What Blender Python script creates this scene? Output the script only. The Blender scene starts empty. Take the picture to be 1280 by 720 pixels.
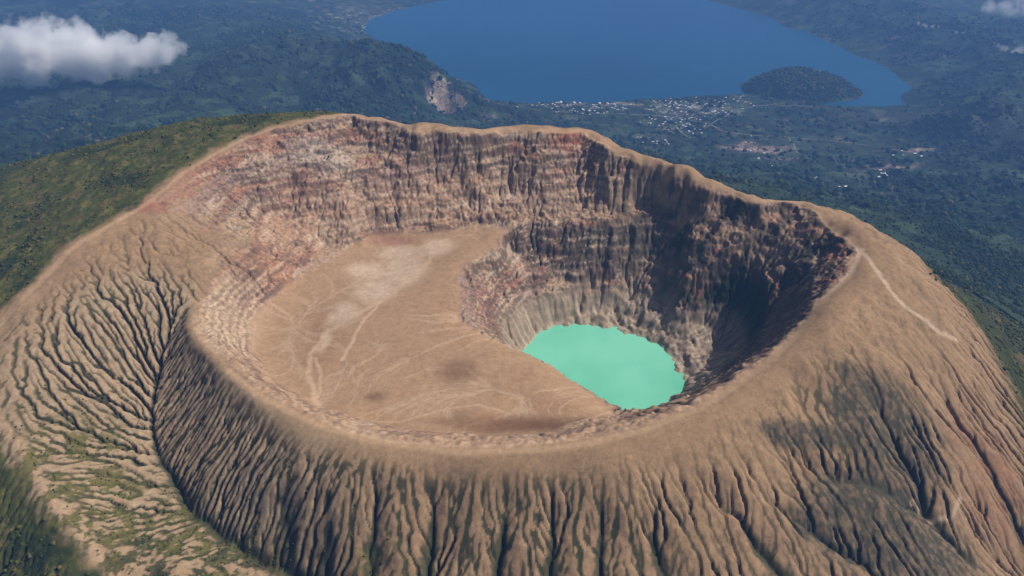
import bpy, bmesh, math, random
import numpy as np

random.seed(7)
RNG = np.random.default_rng(11)
SC = bpy.context.scene
COL = SC.collection
R = math.radians

# ------------------------------------------------------------------ camera
CAM_Z, PITCH, F = 700.0, R(35.0), 860.0          # metres, 1280x720 focal length in pixels
cam_data = bpy.data.cameras.new('camera')
cam_data.sensor_width = 36.0
cam_data.lens = 36.0 * F / 1280.0
cam_data.clip_start, cam_data.clip_end = 5.0, 120000.0
cam = bpy.data.objects.new('camera', cam_data)
COL.objects.link(cam)
cam.location = (0, 0, CAM_Z)
cam.rotation_euler = (R(90) - PITCH, 0, 0)
SC.camera = cam
CP, SP = math.cos(PITCH), math.sin(PITCH)


def at(px, py, z):
    """the world point of height z that the photograph shows at a pixel"""
    u, v = (px - 640.0) / F, (360.0 - py) / F
    dy, dz = CP + v * SP, -SP + v * CP
    t = (z - CAM_Z) / dz
    return (u * t, dy * t, z)


def m_per_px(px, py, z):
    x, y, z = at(px, py, z)
    return (y * CP - (z - CAM_Z) * SP) / F


# ------------------------------------------------------------------ noise
_P = np.random.default_rng(3).permutation(256).astype(np.int32)
_P = np.concatenate([_P, _P])
_A = np.random.default_rng(4).uniform(0, 2 * math.pi, 256)
_GX, _GY = np.cos(_A).astype(np.float32), np.sin(_A).astype(np.float32)


def perlin(x, y, seed=0):
    x = np.asarray(x, np.float64) + seed * 17.31
    y = np.asarray(y, np.float64) - seed * 9.77
    xi, yi = np.floor(x), np.floor(y)
    fx, fy = (x - xi).astype(np.float32), (y - yi).astype(np.float32)
    xi = xi.astype(np.int64) & 255
    yi = yi.astype(np.int64) & 255
    x1, y1 = (xi + 1) & 255, (yi + 1) & 255
    u = fx * fx * fx * (fx * (fx * 6 - 15) + 10)
    v = fy * fy * fy * (fy * (fy * 6 - 15) + 10)

    def g(a, b, dx, dy):
        k = _P[_P[a] + b]
        return _GX[k] * dx + _GY[k] * dy
    n00, n10 = g(xi, yi, fx, fy), g(x1, yi, fx - 1, fy)
    n01, n11 = g(xi, y1, fx, fy - 1), g(x1, y1, fx - 1, fy - 1)
    a = n00 + u * (n10 - n00)
    b = n01 + u * (n11 - n01)
    return (a + v * (b - a)) * 1.5


def fbm(x, y, scale, octaves=4, seed=0, gain=0.5, ridged=False):
    out = np.zeros(np.broadcast(x, y).shape, np.float32)
    amp, tot, f = 1.0, 0.0, 1.0 / scale
    for o in range(octaves):
        n = perlin(x * f, y * f, seed + o * 5)
        if ridged:
            n = 1.0 - 2.0 * np.abs(n)
        out += amp * n
        tot += amp
        amp *= gain
        f *= 2.03
    return out / tot


def sstep(a, b, x):
    t = np.clip((x - a) / (b - a), 0, 1)
    return t * t * (3 - 2 * t)


# ------------------------------------------------------------------ control points of the relief
PTS = []                                            # x, y, z


def line(pts, step=18.0):
    w = [at(*p) for p in pts]
    for a, b in zip(w[:-1], w[1:]):
        n = max(1, int(math.hypot(b[0] - a[0], b[1] - a[1]) / step))
        for k in range(n):
            t = k / n
            PTS.append(tuple(a[i] + (b[i] - a[i]) * t for i in range(3)))
    PTS.append(w[-1])
    return np.array(w)


def spots(pts):
    for p in pts:
        PTS.append(at(*p))


CREST_LEFT = [(150, 722, -92), (70, 632, -52), (25, 560, -30), (-22, 490, -5), (-18, 425, 25), (30, 370, 50),
              (100, 305, 75), (150, 275, 86), (190, 250, 96), (230, 217, 106), (265, 195, 113), (310, 172, 122),
              (350, 160, 130), (400, 147, 137), (440, 141, 140), (470, 145, 140), (520, 157, 135), (570, 158, 128),
              (605, 163, 121), (640, 160, 118), (700, 162, 110), (735, 163, 105), (770, 185, 95), (800, 196, 86),
              (830, 205, 78), (870, 222, 66), (905, 235, 56), (940, 247, 52), (1000, 250, 52)]
RIM_RIGHT = [(1000, 250, 52), (1030, 272, 50), (1060, 295, 46), (1074, 315, 42), (1062, 340, 38), (1040, 362, 34),
             (1020, 385, 28), (1000, 415, 20), (975, 440, 15), (940, 468, 7), (900, 495, 3), (860, 515, 1),
             (800, 538, 1), (740, 552, 0), (680, 560, 0), (620, 563, 0), (560, 562, 0), (500, 556, 0), (450, 547, 0),
             (400, 532, 0), (360, 513, 0), (320, 490, 2), (285, 462, 4), (255, 432, 6), (235, 405, 8), (250, 370, 15),
             (275, 335, 25), (295, 300, 38)]
W_CREST = line(CREST_LEFT)
W_RIM = line(RIM_RIGHT)
# valley between the outer ridge and the inner rim
W_VALLEY = line([(232, 396, 4), (208, 425, -18), (195, 470, -52), (185, 520, -72), (200, 570, -90), (240, 640, -108),
                 (300, 685, -114), (380, 717, -113)])
spots([(120, 400, 24), (60, 480, -8), (100, 560, -58), (140, 640, -88), (230, 715, -106), (160, 340, 48)])
spots([(252, 500, -34), (280, 545, -46), (262, 590, -70), (320, 590, -46), (245, 455, -16), (300, 520, -20), (350, 620, -58), (380, 670, -78)])
# the ground falls away at once behind the far crest
for p in [at(*q) for q in CREST_LEFT[15:]]:
    ux, uy = p[0] - 100, p[1] - 1050
    ul = math.hypot(ux, uy)
    for dist, drop in ((14, 4), (34, 15), (70, 36)):
        PTS.append((p[0] + ux / ul * dist, p[1] + uy / ul * dist, p[2] - drop))
# the cliff that starts right under the crest
line([(440, 153, 122), (470, 157, 122), (520, 169, 116), (570, 170, 110), (640, 173, 98), (700, 175, 92), (735, 176, 86), (770, 196, 77),
      (800, 207, 69), (830, 217, 60), (870, 234, 48), (905, 247, 38), (940, 260, 34), (1000, 264, 34), (1030, 286, 30), (1058, 308, 26)])
# foot of the basin wall and the basin floor
line([(395, 512, -34), (345, 478, -40), (312, 440, -45), (310, 410, -46), (330, 380, -46), (370, 350, -46),
      (410, 325, -45), (440, 305, -44), (470, 292, -42), (520, 289, -42), (570, 287, -42), (640, 284, -40)])
line([(450, 525, -36), (520, 539, -37), (600, 545, -38), (690, 540, -40)])
spots([(480, 430, -52), (560, 430, -55), (560, 350, -52), (440, 400, -49), (600, 480, -58), (480, 480, -49),
       (650, 500, -62), (400, 450, -48), (520, 390, -53), (540, 310, -46), (600, 300, -44)])
# edge of the inner pit over the floor
line([(640, 288, -42), (605, 318, -46), (580, 343, -52), (571, 375, -60), (580, 400, -66), (604, 420, -73),
      (650, 439, -86), (700, 466, -95), (750, 501, -98), (772, 521, -92), (775, 530, -60)])
# shore of the crater lake: the visible part, then what the pit edge hides
LAKE_Z = -200.0
SHORE = [(652, 436), (668, 420), (690, 408), (715, 404), (745, 404), (775, 408), (800, 418), (822, 430), (835, 450),
         (850, 462), (858, 475), (855, 490), (835, 505), (805, 518), (780, 527)]
W_SHORE = line([(x, y, LAKE_Z) for x, y in SHORE])
for x, y in ((40, 985), (85, 950), (125, 925), (160, 895)):
    PTS.append((x, y, LAKE_Z))
for x, y in ((110, 1060), (180, 1080), (230, 1030), (180, 990), (260, 960), (140, 1010), (230, 930)):
    PTS.append((x, y, LAKE_Z - 14))
spots([(838, 474, LAKE_Z - 14), (822, 492, LAKE_Z - 16), (800, 505, LAKE_Z - 16), (815, 460, LAKE_Z - 14), (848, 480, LAKE_Z - 8)])
# inner slopes of the pit
spots([(620, 350, -95), (650, 400, -150), (690, 370, -146), (760, 370, -156), (820, 380, -158)])
line([(600, 283, -40), (640, 280, -37), (700, 277, -34), (760, 276, -30), (820, 272, -24), (850, 268, -18)])
line([(640, 318, -84), (700, 320, -92), (760, 322, -94), (820, 316, -84)])
line([(600, 268, -26), (640, 268, -25), (690, 262, -20), (760, 258, -13), (830, 252, -4)])
spots([(900, 300, -25), (960, 330, -40), (1000, 340, -20), (860, 340, -80), (870, 400, -150), (930, 400, -115),
       (980, 400, -50), (900, 450, -165), (940, 448, -110), (1030, 325, 2)])
# far wall
line([(340, 200, 92), (440, 180, 92), (520, 192, 82), (580, 197, 70), (640, 203, 58), (720, 211, 44), (760, 231, 33)])
line([(330, 215, 76), (440, 215, 60), (520, 220, 45), (600, 225, 28)])
spots([(340, 270, 5), (400, 300, -32), (430, 260, 15), (520, 250, 5), (600, 243, 8), (520, 280, -36), (460, 285, -34),
       (690, 240, 10), (270, 260, 62), (250, 300, 48)])
# outer flank facing the camera
for px in (420, 560, 700):
    spots([(px, 600, -22), (px, 640, -46), (px, 720, -88)])
spots([(330, 560, -30), (300, 620, -76), (850, 600, -34), (850, 640, -55), (850, 720, -97), (1000, 500, -10),
       (1000, 600, -60), (1000, 720, -112), (1100, 400, 22), (1100, 500, -25), (1100, 600, -72), (1100, 720, -126),
       (1150, 400, 8), (1200, 500, -60), (1165, 640, -118), (1200, 590, -104), (1200, 720, -165), (1280, 500, -125),
       (1280, 610, -150), (1280, 720, -212)])
line([(1060, 284, 52), (1090, 287, 47), (1130, 313, 34), (1170, 350, 12), (1205, 392, -20), (1238, 445, -66)])
# what lies beyond the crests
PTS += [(900, 1100, -120), (1100, 1200, -245), (1300, 1100, -360), (1300, 1500, -400), (1000, 1500, -270),
        (760, 1330, -60), (800, 1600, -230), (950, 830, -230), (1200, 800, -370), (1000, 500, -320), (1400, 500, -480),
        (-200, 1620, 15), (-200, 1800, -100), (-200, 2100, -280), (150, 1570, -5), (200, 1800, -190), (200, 2100, -360), (500, 1450, -60),
        (600, 1700, -230), (600, 2100, -430), (-600, 1850, -40), (-600, 2200, -200), (-1000, 1850, -80),
        (-1350, 1600, -110), (-1250, 1300, -10), (-1150, 1000, -20), (-950, 800, -20), (-950, 600, -110),
        (-1200, 500, -260), (-700, 350, -190), (-400, 300, -200), (0, 300, -230), (400, 300, -250), (0, 50, -380),
        (700, 200, -340), (-1700, 1000, -330), (-1700, 1800, -350), (1900, 1200, -680), (1800, 300, -700),
        (-1000, -400, -620), (800, -400, -640)]
spots([(250, 150, 108), (150, 176, 78), (0, 212, 38), (100, 235, 70), (0, 300, 38), (200, 200, 96), (-120, 250, 10),
       (360, 142, 122), (0, 650, -72), (0, 720, -112), (-120, 620, -80)])
# the lowland: slopes, valley, caldera walls, hills
BIG_Z = -1500.0
BIG = [(600, 124), (650, 128), (700, 125), (800, 123), (870, 119), (930, 117), (1000, 126), (1080, 130), (1120, 131),
       (1146, 132), (1143, 110), (1120, 92), (1100, 78), (1050, 58), (1010, 40), (970, 22), (900, 4), (850, -8), (760, -13),
       (650, -10), (560, 0), (500, 12), (462, 25), (454, 40), (470, 60), (495, 76), (540, 98), (600, 124)]
W_BIG = line([(x, y, BIG_Z) for x, y in BIG], 420.0)
spots([(x, y, -1550) for x, y in ((600, 30), (600, 80), (700, 30), (700, 90), (800, 60), (800, 100), (900, 40), (900, 90),
                                  (1000, 80), (1080, 105), (700, 5), (540, 50), (800, 15))])
spots([(700, 150, -1470), (800, 150, -1474), (900, 150, -1474), (1050, 152, -1480), (1130, 150, -1482), (850, 200, -1390),
       (1000, 200, -1390), (1100, 225, -1330), (950, 235, -1230), (1160, 205, -1370), (1200, 260, -1130), (1270, 300, -900),
       (1230, 340, -680), (1100, 275, -1020), (1230, 138, -1190), (1280, 122, -1140), (1185, 165, -1330), (1155, 180, -1430),
       (1280, 200, -1250), (1230, 215, -1340), (1280, 240, -1150)])
spots([(960, -2, -1380), (1010, 5, -1330), (1050, 14, -1320), (1090, 22, -1315), (1140, 34, -1308), (1180, 46, -1305),
       (1230, 62, -1295), (1280, 82, -1280), (1060, 32, -1410), (1120, 60, -1400), (1170, 85, -1390), (1160, 120, -1420),
       (1220, 100, -1350), (1180, 8, -1455), (1280, 35, -1450), (1280, 0, -1470), (1350, 60, -1440)])
spots([(290, 66, -1060), (330, 62, -960), (400, 70, -905), (440, 73, -885), (480, 74, -880), (505, 82, -920), (530, 90, -985),
       (550, 98, -1060), (570, 108, -1130), (595, 122, -1270), (615, 133, -1390), (480, 110, -1020), (420, 105, -1000),
       (480, 150, -1170), (380, 130, -1080), (540, 130, -1220), (560, 150, -1360), (430, 60, -1200), (380, 52, -1180),
       (500, 70, -1350), (545, 92, -1420)])
spots([(100, 160, -1010), (0, 100, -1150), (200, 80, -1160), (100, 20, -1310), (300, 10, -1370), (300, 40, -1270),
       (0, 0, -1320), (430, 10, -1450), (420, 42, -1400), (200, 130, -1020), (0, 200, -880), (-150, 120, -1050)])
for x, y, z in ((0, 15000, -1400), (-9000, 12000, -1300), (9000, 12000, -1420), (-9000, 4000, -1050), (9000, 4000, -1350),
                (-7000, -4000, -1250), (7000, -4000, -1350), (0, -5000, -1300), (-20000, 20000, -1350), (0, 24000, -1380),
                (20000, 20000, -1400), (-20000, -5000, -1400), (20000, -5000, -1450), (0, -20000, -1450), (3500, 1200, -1050),
                (-3500, 1200, -760), (-3000, -500, -900), (3500, -500, -1150), (0, 45000, -1400), (-45000, 45000, -1400),
                (45000, 45000, -1400), (-45000, -45000, -1450), (45000, -45000, -1450), (0, 3000, -650), (700, 3000, -760),
                (-900, 3000, -560), (0, 4000, -1050), (2000, 3000, -1000)):
    PTS.append((x, y, z))

# drop points that nearly coincide, then solve the radial interpolation (kernel r, linear part)
_seen, _pp = [], []
for p in PTS:
    if all((p[0] - q[0]) ** 2 + (p[1] - q[1]) ** 2 > 30.0 for q in _pp):
        _pp.append(p)
CPT = np.array(_pp, np.float64)


def solve(P):
    X = P[:, :2] / 1000.0
    n = len(X)
    D = np.sqrt(((X[:, None, :] - X[None, :, :]) ** 2).sum(-1))
    Q = np.concatenate([np.ones((n, 1)), X], 1)
    M = np.zeros((n + 3, n + 3))
    M[:n, :n] = D - 0.0015 * np.eye(n)             # a little slack keeps the creases natural
    M[:n, n:] = Q
    M[n:, :n] = Q.T
    return np.linalg.solve(M, np.concatenate([P[:, 2], np.zeros(3)]))


WGT = solve(CPT)


def relief(X, Y):
    """interpolated height on arrays of points"""
    shp = X.shape
    x, y = (X.ravel() / 1000.0).astype(np.float32), (Y.ravel() / 1000.0).astype(np.float32)
    out = np.full(x.shape, WGT[-3], np.float64) + WGT[-2] * x + WGT[-1] * y
    cx, cy, w = (CPT[:, 0] / 1000).astype(np.float32), (CPT[:, 1] / 1000).astype(np.float32), WGT[:-3]
    CH = 20000
    for i in range(0, len(x), CH):
        d = np.sqrt((x[i:i + CH, None] - cx) ** 2 + (y[i:i + CH, None] - cy) ** 2)
        out[i:i + CH] += d @ w
    return out.reshape(shp).astype(np.float32)


# ------------------------------------------------------------------ grid lines: 2 m on the volcano, wider outwards
def grow(start, stop, d0, dmax, ratio, far_from, sign):
    out, p, d = [], start, d0
    while (stop - p) * sign > 0:
        lim = dmax if abs(p) < far_from else 1e9
        d = min(d * ratio, max(lim, d if abs(p) >= far_from else lim))
        if abs(p) >= far_from:
            d *= 1.04
        p += d * sign
        out.append(p)
    return out


DX = 2.0
cx = np.arange(-1150, 1250 + 0.1, DX)
cy = np.arange(390, 1740 + 0.1, DX)
gx = np.array(grow(cx[0], -45000, DX, 30, 1.07, 7600, -1)[::-1] + list(cx) + grow(cx[-1], 45000, DX, 30, 1.07, 7600, 1))
gy = np.array(grow(cy[0], -45000, DX, 60, 1.12, 600, -1)[::-1] + list(cy) + grow(cy[-1], 50000, DX, 22, 1.05, 10600, 1))
ix0, iy0 = int(np.searchsorted(gx, cx[0])), int(np.searchsorted(gy, cy[0]))
NX, NY, nx, ny = len(gx), len(gy), len(cx), len(cy)
print('grid', NX, NY, 'core', nx, ny, 'points', len(CPT))

# coarse evaluation, then bilinear to the full grid
def upsample(xs, ys, sx, sy, Z):
    """Z on (sy, sx) lines -> (ys, xs) lines, linear"""
    A = np.empty((len(sy), len(xs)), np.float32)
    i = np.clip(np.searchsorted(sx, xs) - 1, 0, len(sx) - 2)
    t = ((xs - sx[i]) / (sx[i + 1] - sx[i])).astype(np.float32)
    A = Z[:, i] * (1 - t) + Z[:, i + 1] * t
    j = np.clip(np.searchsorted(sy, ys) - 1, 0, len(sy) - 2)
    t = ((ys - sy[j]) / (sy[j + 1] - sy[j])).astype(np.float32)[:, None]
    return A[j] * (1 - t) + A[j + 1] * t


def thin(a, k):
    b = a[::k]
    return b if b[-1] == a[-1] else np.append(b, a[-1])


sx, sy = thin(gx, 3), thin(gy, 3)
Z0 = upsample(gx, gy, sx, sy, relief(*np.meshgrid(sx, sy)))
GX, GY = np.meshgrid(gx, gy)
GX = GX.astype(np.float32)
GY = GY.astype(np.float32)


# ------------------------------------------------------------------ distance helpers (world metres)
def seg_dist(X, Y, W):
    d = np.full(X.shape, 1e9, np.float32)
    for a, b in zip(W[:-1], W[1:]):
        ax, ay, bx, by = a[0], a[1], b[0], b[1]
        L2 = (bx - ax) ** 2 + (by - ay) ** 2 + 1e-9
        t = np.clip(((X - ax) * (bx - ax) + (Y - ay) * (by - ay)) / L2, 0, 1)
        d = np.minimum(d, (X - ax - t * (bx - ax)) ** 2 + (Y - ay - t * (by - ay)) ** 2)
    return np.sqrt(d)


def in_poly(X, Y, W):
    r = np.zeros(X.shape, bool)
    for a, b in zip(W, np.roll(W, -1, 0)):
        c = ((a[1] > Y) != (b[1] > Y)) & (X < (b[0] - a[0]) * (Y - a[1]) / (b[1] - a[1] + 1e-9) + a[0])
        r ^= c
    return r


def blob(X, Y, px, py, z, rx, ry=None, soft=0.5):
    """soft patch round a place, radii in metres"""
    c = at(px, py, z)
    ry = ry or rx
    d = np.sqrt(((X - c[0]) / rx) ** 2 + ((Y - c[1]) / ry) ** 2)
    return 1 - sstep(1 - soft, 1 + soft, d)


def blur(a, n=1):
    for _ in range(n):
        b = a.copy()
        b[1:-1] = (a[:-2] + 2 * a[1:-1] + a[2:]) * 0.25
        a = b.copy()
        a[:, 1:-1] = (b[:, :-2] + 2 * b[:, 1:-1] + b[:, 2:]) * 0.25
    return a


# ------------------------------------------------------------------ the volcano: noise, strata, erosion
CX, CY = GX[iy0:iy0 + ny, ix0:ix0 + nx].copy(), GY[iy0:iy0 + ny, ix0:ix0 + nx].copy()
_fw = sstep(850, 1150, CY) * sstep(-620, -450, CX)
_am = 5 + 17 * _fw
WX = CX + _am * fbm(CX, CY, 75, 4, 11, 0.55)
WY = CY + _am * fbm(CX, CY, 75, 4, 15, 0.55)
_fi = np.clip((WX - cx[0]) / DX, 0, nx - 1.001)
_fj = np.clip((WY - cy[0]) / DX, 0, ny - 1.001)
_i, _j = _fi.astype(int), _fj.astype(int)
_t, _s = (_fi - _i).astype(np.float32), (_fj - _j).astype(np.float32)
_B = blur(Z0[iy0:iy0 + ny, ix0:ix0 + nx].copy(), 2)
H = (_B[_j, _i] * (1 - _t) + _B[_j, _i + 1] * _t) * (1 - _s) + (_B[_j + 1, _i] * (1 - _t) + _B[_j + 1, _i + 1] * _t) * _s
edge = np.minimum(np.minimum(CX - cx[0], cx[-1] - CX), np.minimum(CY - cy[0], cy[-1] - CY))
core_w = sstep(0, 120, edge)

# inside of the crater: the ring made by crest and rim
RING = np.concatenate([W_CREST[8:], W_RIM[1:]])
inside = in_poly(WX, WY, RING)
d_ring = seg_dist(WX, WY, np.concatenate([RING, RING[:1]]))
d_close = seg_dist(WX, WY, np.array([RING[-1], RING[0]]))
open_m = 1 - sstep(60, 150, d_close)              # the side where wall and bench run into each other
d_edge = seg_dist(WX, WY, np.concatenate([W_RIM[:-5][::-1], W_CREST[::-1]]))
s_in = np.where(inside, d_ring, -d_ring)           # metres inside the ring
FLOOR = np.array([at(*p) for p in [(395, 512, -34), (345, 478, -40), (312, 440, -45), (310, 410, -46), (330, 380, -46),
                                   (370, 350, -46), (410, 325, -45), (440, 305, -44), (470, 292, -42), (520, 289, -42),
                                   (570, 287, -42), (640, 286, -40), (605, 318, -46), (580, 343, -52), (571, 375, -60),
                                   (580, 400, -66), (604, 420, -73), (650, 439, -86), (700, 466, -95), (750, 501, -98),
                                   (772, 521, -92), (690, 545, -38), (600, 549, -38), (520, 543, -37), (450, 528, -36)]])
fl_in = in_poly(WX, WY, FLOOR)
d_fl = seg_dist(WX, WY, np.concatenate([FLOOR, FLOOR[:1]]))
floor_m = sstep(-6, 10, np.where(fl_in, d_fl, -d_fl))
in_m = sstep(-60 * open_m, 14 + 70 * open_m, s_in) * (1 - floor_m)          # inner walls
out_m = sstep(-10 - 60 * open_m, 15 + 60 * open_m, -s_in)                       # outer flanks
gyv, gxv = np.gradient(H, DX)
slope0 = np.sqrt(gxv ** 2 + gyv ** 2)

# rock buttresses and ledges on the inner walls
warp = fbm(CX, CY, 90, 4, 21)
butt = fbm(CX + 25 * warp, CY + 25 * warp, 55, 5, 31, 0.55, True)
farwall = sstep(980, 1150, CY) * in_m
H += in_m * (5.0 * butt * sstep(0.25, 0.7, slope0) + 4.6 * fbm(CX, CY, 24, 4, 41, 0.6))
H += 6.0 * in_m * sstep(0.35, 0.8, slope0) * fbm(CX, CY, 130, 3, 43, 0.5, True)
H += in_m * 7.0 * sstep(0.35, 0.6, fbm(CX, CY, 34, 3, 45, 0.5)) * sstep(0.3, 0.7, slope0)     # fallen blocks and towers
H += 8.0 * np.exp(-(np.maximum(s_in - 3, 0) / 9.0)).astype(np.float32) * farwall * sstep(2, 8, s_in)   # the cap rock stands over its scree
for px, py, z, r, a in ((922, 372, -74, 60, 46), (985, 350, -30, 30, 10), (640, 225, 35, 24, 12), (790, 335, -90, 26, 8), (505, 185, 95, 14, 9)):  # first hollow added to darken the right wall's shadow patch
    c = at(px, py, z)
    H -= a * in_m * np.exp(-((WX - c[0]) ** 2 + (WY - c[1]) ** 2) / r ** 2).astype(np.float32)
per = 19.0
ph = (H + 16 * fbm(CX, CY, 140, 4, 51) + 5 * fbm(CX, CY, 22, 3, 53)) / per + 0.35 * fbm(H, 0.01 * CX, 40, 2, 57)
fr = ph - np.floor(ph)
H += in_m * (0.35 + 0.65 * farwall) * sstep(0.3, 0.6, slope0) * per * 0.5 * (sstep(0.62, 0.96, fr) - fr) * np.clip(0.45 + 1.0 * fbm(CX, CY, 80, 3, 55), 0, 1.2)
ledge = in_m * blob(CX, CY, 285, 400, -18, 85, 110, 0.4)
fr2 = (H + 3 * fbm(CX, CY, 60, 3, 57) + 1.5 * fbm(CX, CY, 14, 2, 58)) / 9.0
fr2 = fr2 - np.floor(fr2)
H += ledge * 9.0 * 0.9 * (sstep(0.55, 0.95, fr2) - fr2)
# flank waves that gather the gullies
bench0 = np.clip(blob(CX, CY, 90, 500, -15, 140, 170, 0.5) + blob(CX, CY, 200, 600, -80, 170, 110, 0.5) + blob(CX, CY, 170, 380, 40, 100, 90, 0.5), 0, 1)
H += out_m * (1 - 0.68 * bench0) * sstep(10, 60, -s_in) * (7.5 * fbm(CX, CY, 80, 3, 61) + 4.6 * fbm(CX, CY, 24, 5, 65, 0.65))


BED = np.zeros_like(H)                              # how near a ravine's bed


def trench(pts, depth, width, head=0.15):
    """a ravine along a line, shallow at its head"""
    global H, BED
    W = np.array([at(*p) for p in pts])
    best = np.full(H.shape, 1e9, np.float32)
    dep = np.zeros_like(H)
    L = np.concatenate([[0], np.cumsum(np.hypot(np.diff(W[:, 0]), np.diff(W[:, 1])))])
    wx, wy = CX + 9 * fbm(CX, CY, 45, 3, 67), CY + 9 * fbm(CX, CY, 45, 3, 69)
    for k in range(len(W) - 1):
        ax, ay, bx, by = W[k][0], W[k][1], W[k + 1][0], W[k + 1][1]
        t = np.clip(((wx - ax) * (bx - ax) + (wy - ay) * (by - ay)) / ((bx - ax) ** 2 + (by - ay) ** 2), 0, 1)
        d = np.hypot(wx - ax - t * (bx - ax), wy - ay - t * (by - ay))
        g = (L[k] + t * (L[k + 1] - L[k])) / L[-1]
        m = d < best
        best = np.where(m, d, best)
        dep = np.where(m, g, dep)
    BED = np.maximum(BED, sstep(head, head + 0.55, dep) * np.exp(-best / 9.0))
    H -= depth * sstep(0, 0.6, dep + 0.05) * np.exp(-best / width)


trench([(225, 385, 6), (210, 420, -16), (195, 470, -52), (185, 520, -72), (200, 570, -90), (240, 640, -108), (300, 685, -114), (380, 717, -113), (440, 745, -120)], 15, 10, 0.05)
for tx, top, bx, dp in ((470, 590, 462, 17), (545, 590, 532, 17), (628, 590, 622, 17), (690, 600, 692, 13), (755, 600, 752, 13), (815, 600, 835, 10),
                        (410, 595, 405, 11), (345, 575, 365, 9)):
    trench([(tx, top, -22), ((tx + bx) / 2, (top + 740) / 2, -60), (bx, 740, -100)], dp, 24)
trench([(870, 580, -22), (930, 650, -62), (1000, 740, -120)], 10, 11)
trench([(945, 535, -22), (1000, 575, -45), (1070, 605, -75), (1160, 635, -115), (1215, 700, -165)], 11, 15)
trench([(1075, 475, -12), (1110, 530, -45), (1145, 590, -90), (1165, 640, -118)], 14, 16)
trench([(1130, 440, -8), (1190, 510, -62), (1240, 590, -125), (1290, 690, -200)], 9, 14)
trench([(920, 590, -38), (985, 640, -70), (1080, 700, -115), (1120, 740, -140)], 10, 13)
trench([(285, 225, 95), (310, 290, 45), (330, 340, -10)], 6, 12)

H += floor_m * (1.0 * fbm(CX, CY, 60, 4, 71) + 0.25 * fbm(CX, CY, 9, 2, 73))
# small mound and hollow on the near floor
for px, py, z, r, a in ((590, 520, -50, 17, 7.0), (540, 535, -40, 26, 3.5), (660, 525, -52, 34, -5.0), (480, 500, -47, 30, 2)):
    c = at(px, py, z)
    H += a * np.exp(-(((CX - c[0]) / (r * 1.5)) ** 2 + ((CY - c[1]) / r) ** 2)).astype(np.float32)

d_crestL = seg_dist(WX, WY, W_CREST)
bench = np.clip(blob(CX, CY, 90, 500, -15, 140, 170, 0.5) + blob(CX, CY, 200, 600, -80, 170, 110, 0.5) + blob(CX, CY, 270, 500, -30, 90, 90, 0.5) + blob(CX, CY, 170, 380, 40, 100, 90, 0.5), 0, 1)
smooth_band = 1 - sstep(10, 50, np.minimum(d_edge, d_crestL) + 12 * fbm(CX, CY, 60, 3, 75))
smooth_band = smooth_band * (1 - 0.65 * bench)
# the bare ash apron on the right keeps few gullies
apron = np.clip(blob(CX, CY, 1000, 480, 0, 120, 95) + blob(CX, CY, 1120, 380, 20, 120, 140) +
                blob(CX, CY, 860, 560, -20, 90, 40), 0, 1)
veg_out = np.zeros_like(H)
erod = np.clip(1 + 0.9 * fbm(CX, CY, 60, 4, 77) + 0.9 * fbm(CX, CY, 10, 3, 78), 0.1, 2.4)
front = blob(CX, CY, 590, 650, -55, 340, 110, 0.4)
patchy = 0.25 + 0.75 * np.maximum(sstep(-0.25, 0.2, fbm(CX, CY, 75, 3, 80)), bench)
Kmask = out_m * erod * patchy * (1 - 0.75 * smooth_band) * (1 - 0.85 * apron) + in_m * 0.24 * erod + floor_m * 0.05
A_C = 4.4 - 3.5 * bench * out_m - 2.0 * in_m
A_C = A_C + 2.2 * front * out_m
Kmask *= (1 - 0.15 * bench * out_m) * (1 - 0.2 * front * out_m)       # drained area a gully needs before it cuts
Kmask *= sstep(0, 60, edge)
H += RNG.normal(0, 0.22, H.shape).astype(np.float32) + bench * out_m * 1.6 * fbm(CX, CY, 9, 3, 79, 0.7)

NB = [(-1, 0), (1, 0), (0, -1), (0, 1), (-1, -1), (-1, 1), (1, -1), (1, 1)]
N = nx * ny
IDX = np.arange(N, dtype=np.int64).reshape(ny, nx)


def shift(a, dj, di):
    b = np.full_like(a, 1e6)
    b[max(0, -dj):ny - max(0, dj), max(0, -di):nx - max(0, di)] = \
        a[max(0, dj):ny + min(0, dj), max(0, di):nx + min(0, di)]
    return b


def flow(h, jitter):
    best = np.zeros((ny, nx), np.float32)
    true = np.zeros((ny, nx), np.float32)
    rec = IDX.copy()
    for dj, di in NB:
        s = (h - shift(h, dj, di)) / (DX * math.hypot(dj, di))
        sj = s * RNG.uniform(1 - jitter, 1 + jitter, h.shape).astype(np.float32)
        m = (sj > best)
        best = np.where(m, sj, best)
        true = np.where(m, s, true)
        rec = np.where(m, IDX + dj * nx + di, rec)
    r = rec.ravel()
    A = np.ones(N)
    root = r == np.arange(N)
    p = np.where(root, N, r)                        # N is the sink
    p = np.append(p, N)
    A = np.append(A, 0.0)
    for _ in range(10):
        A = A + np.bincount(p, A, N + 1)
        A[N] = 0
        p = p[p]
    return rec, true, A[:N].reshape(ny, nx).astype(np.float32)


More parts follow.
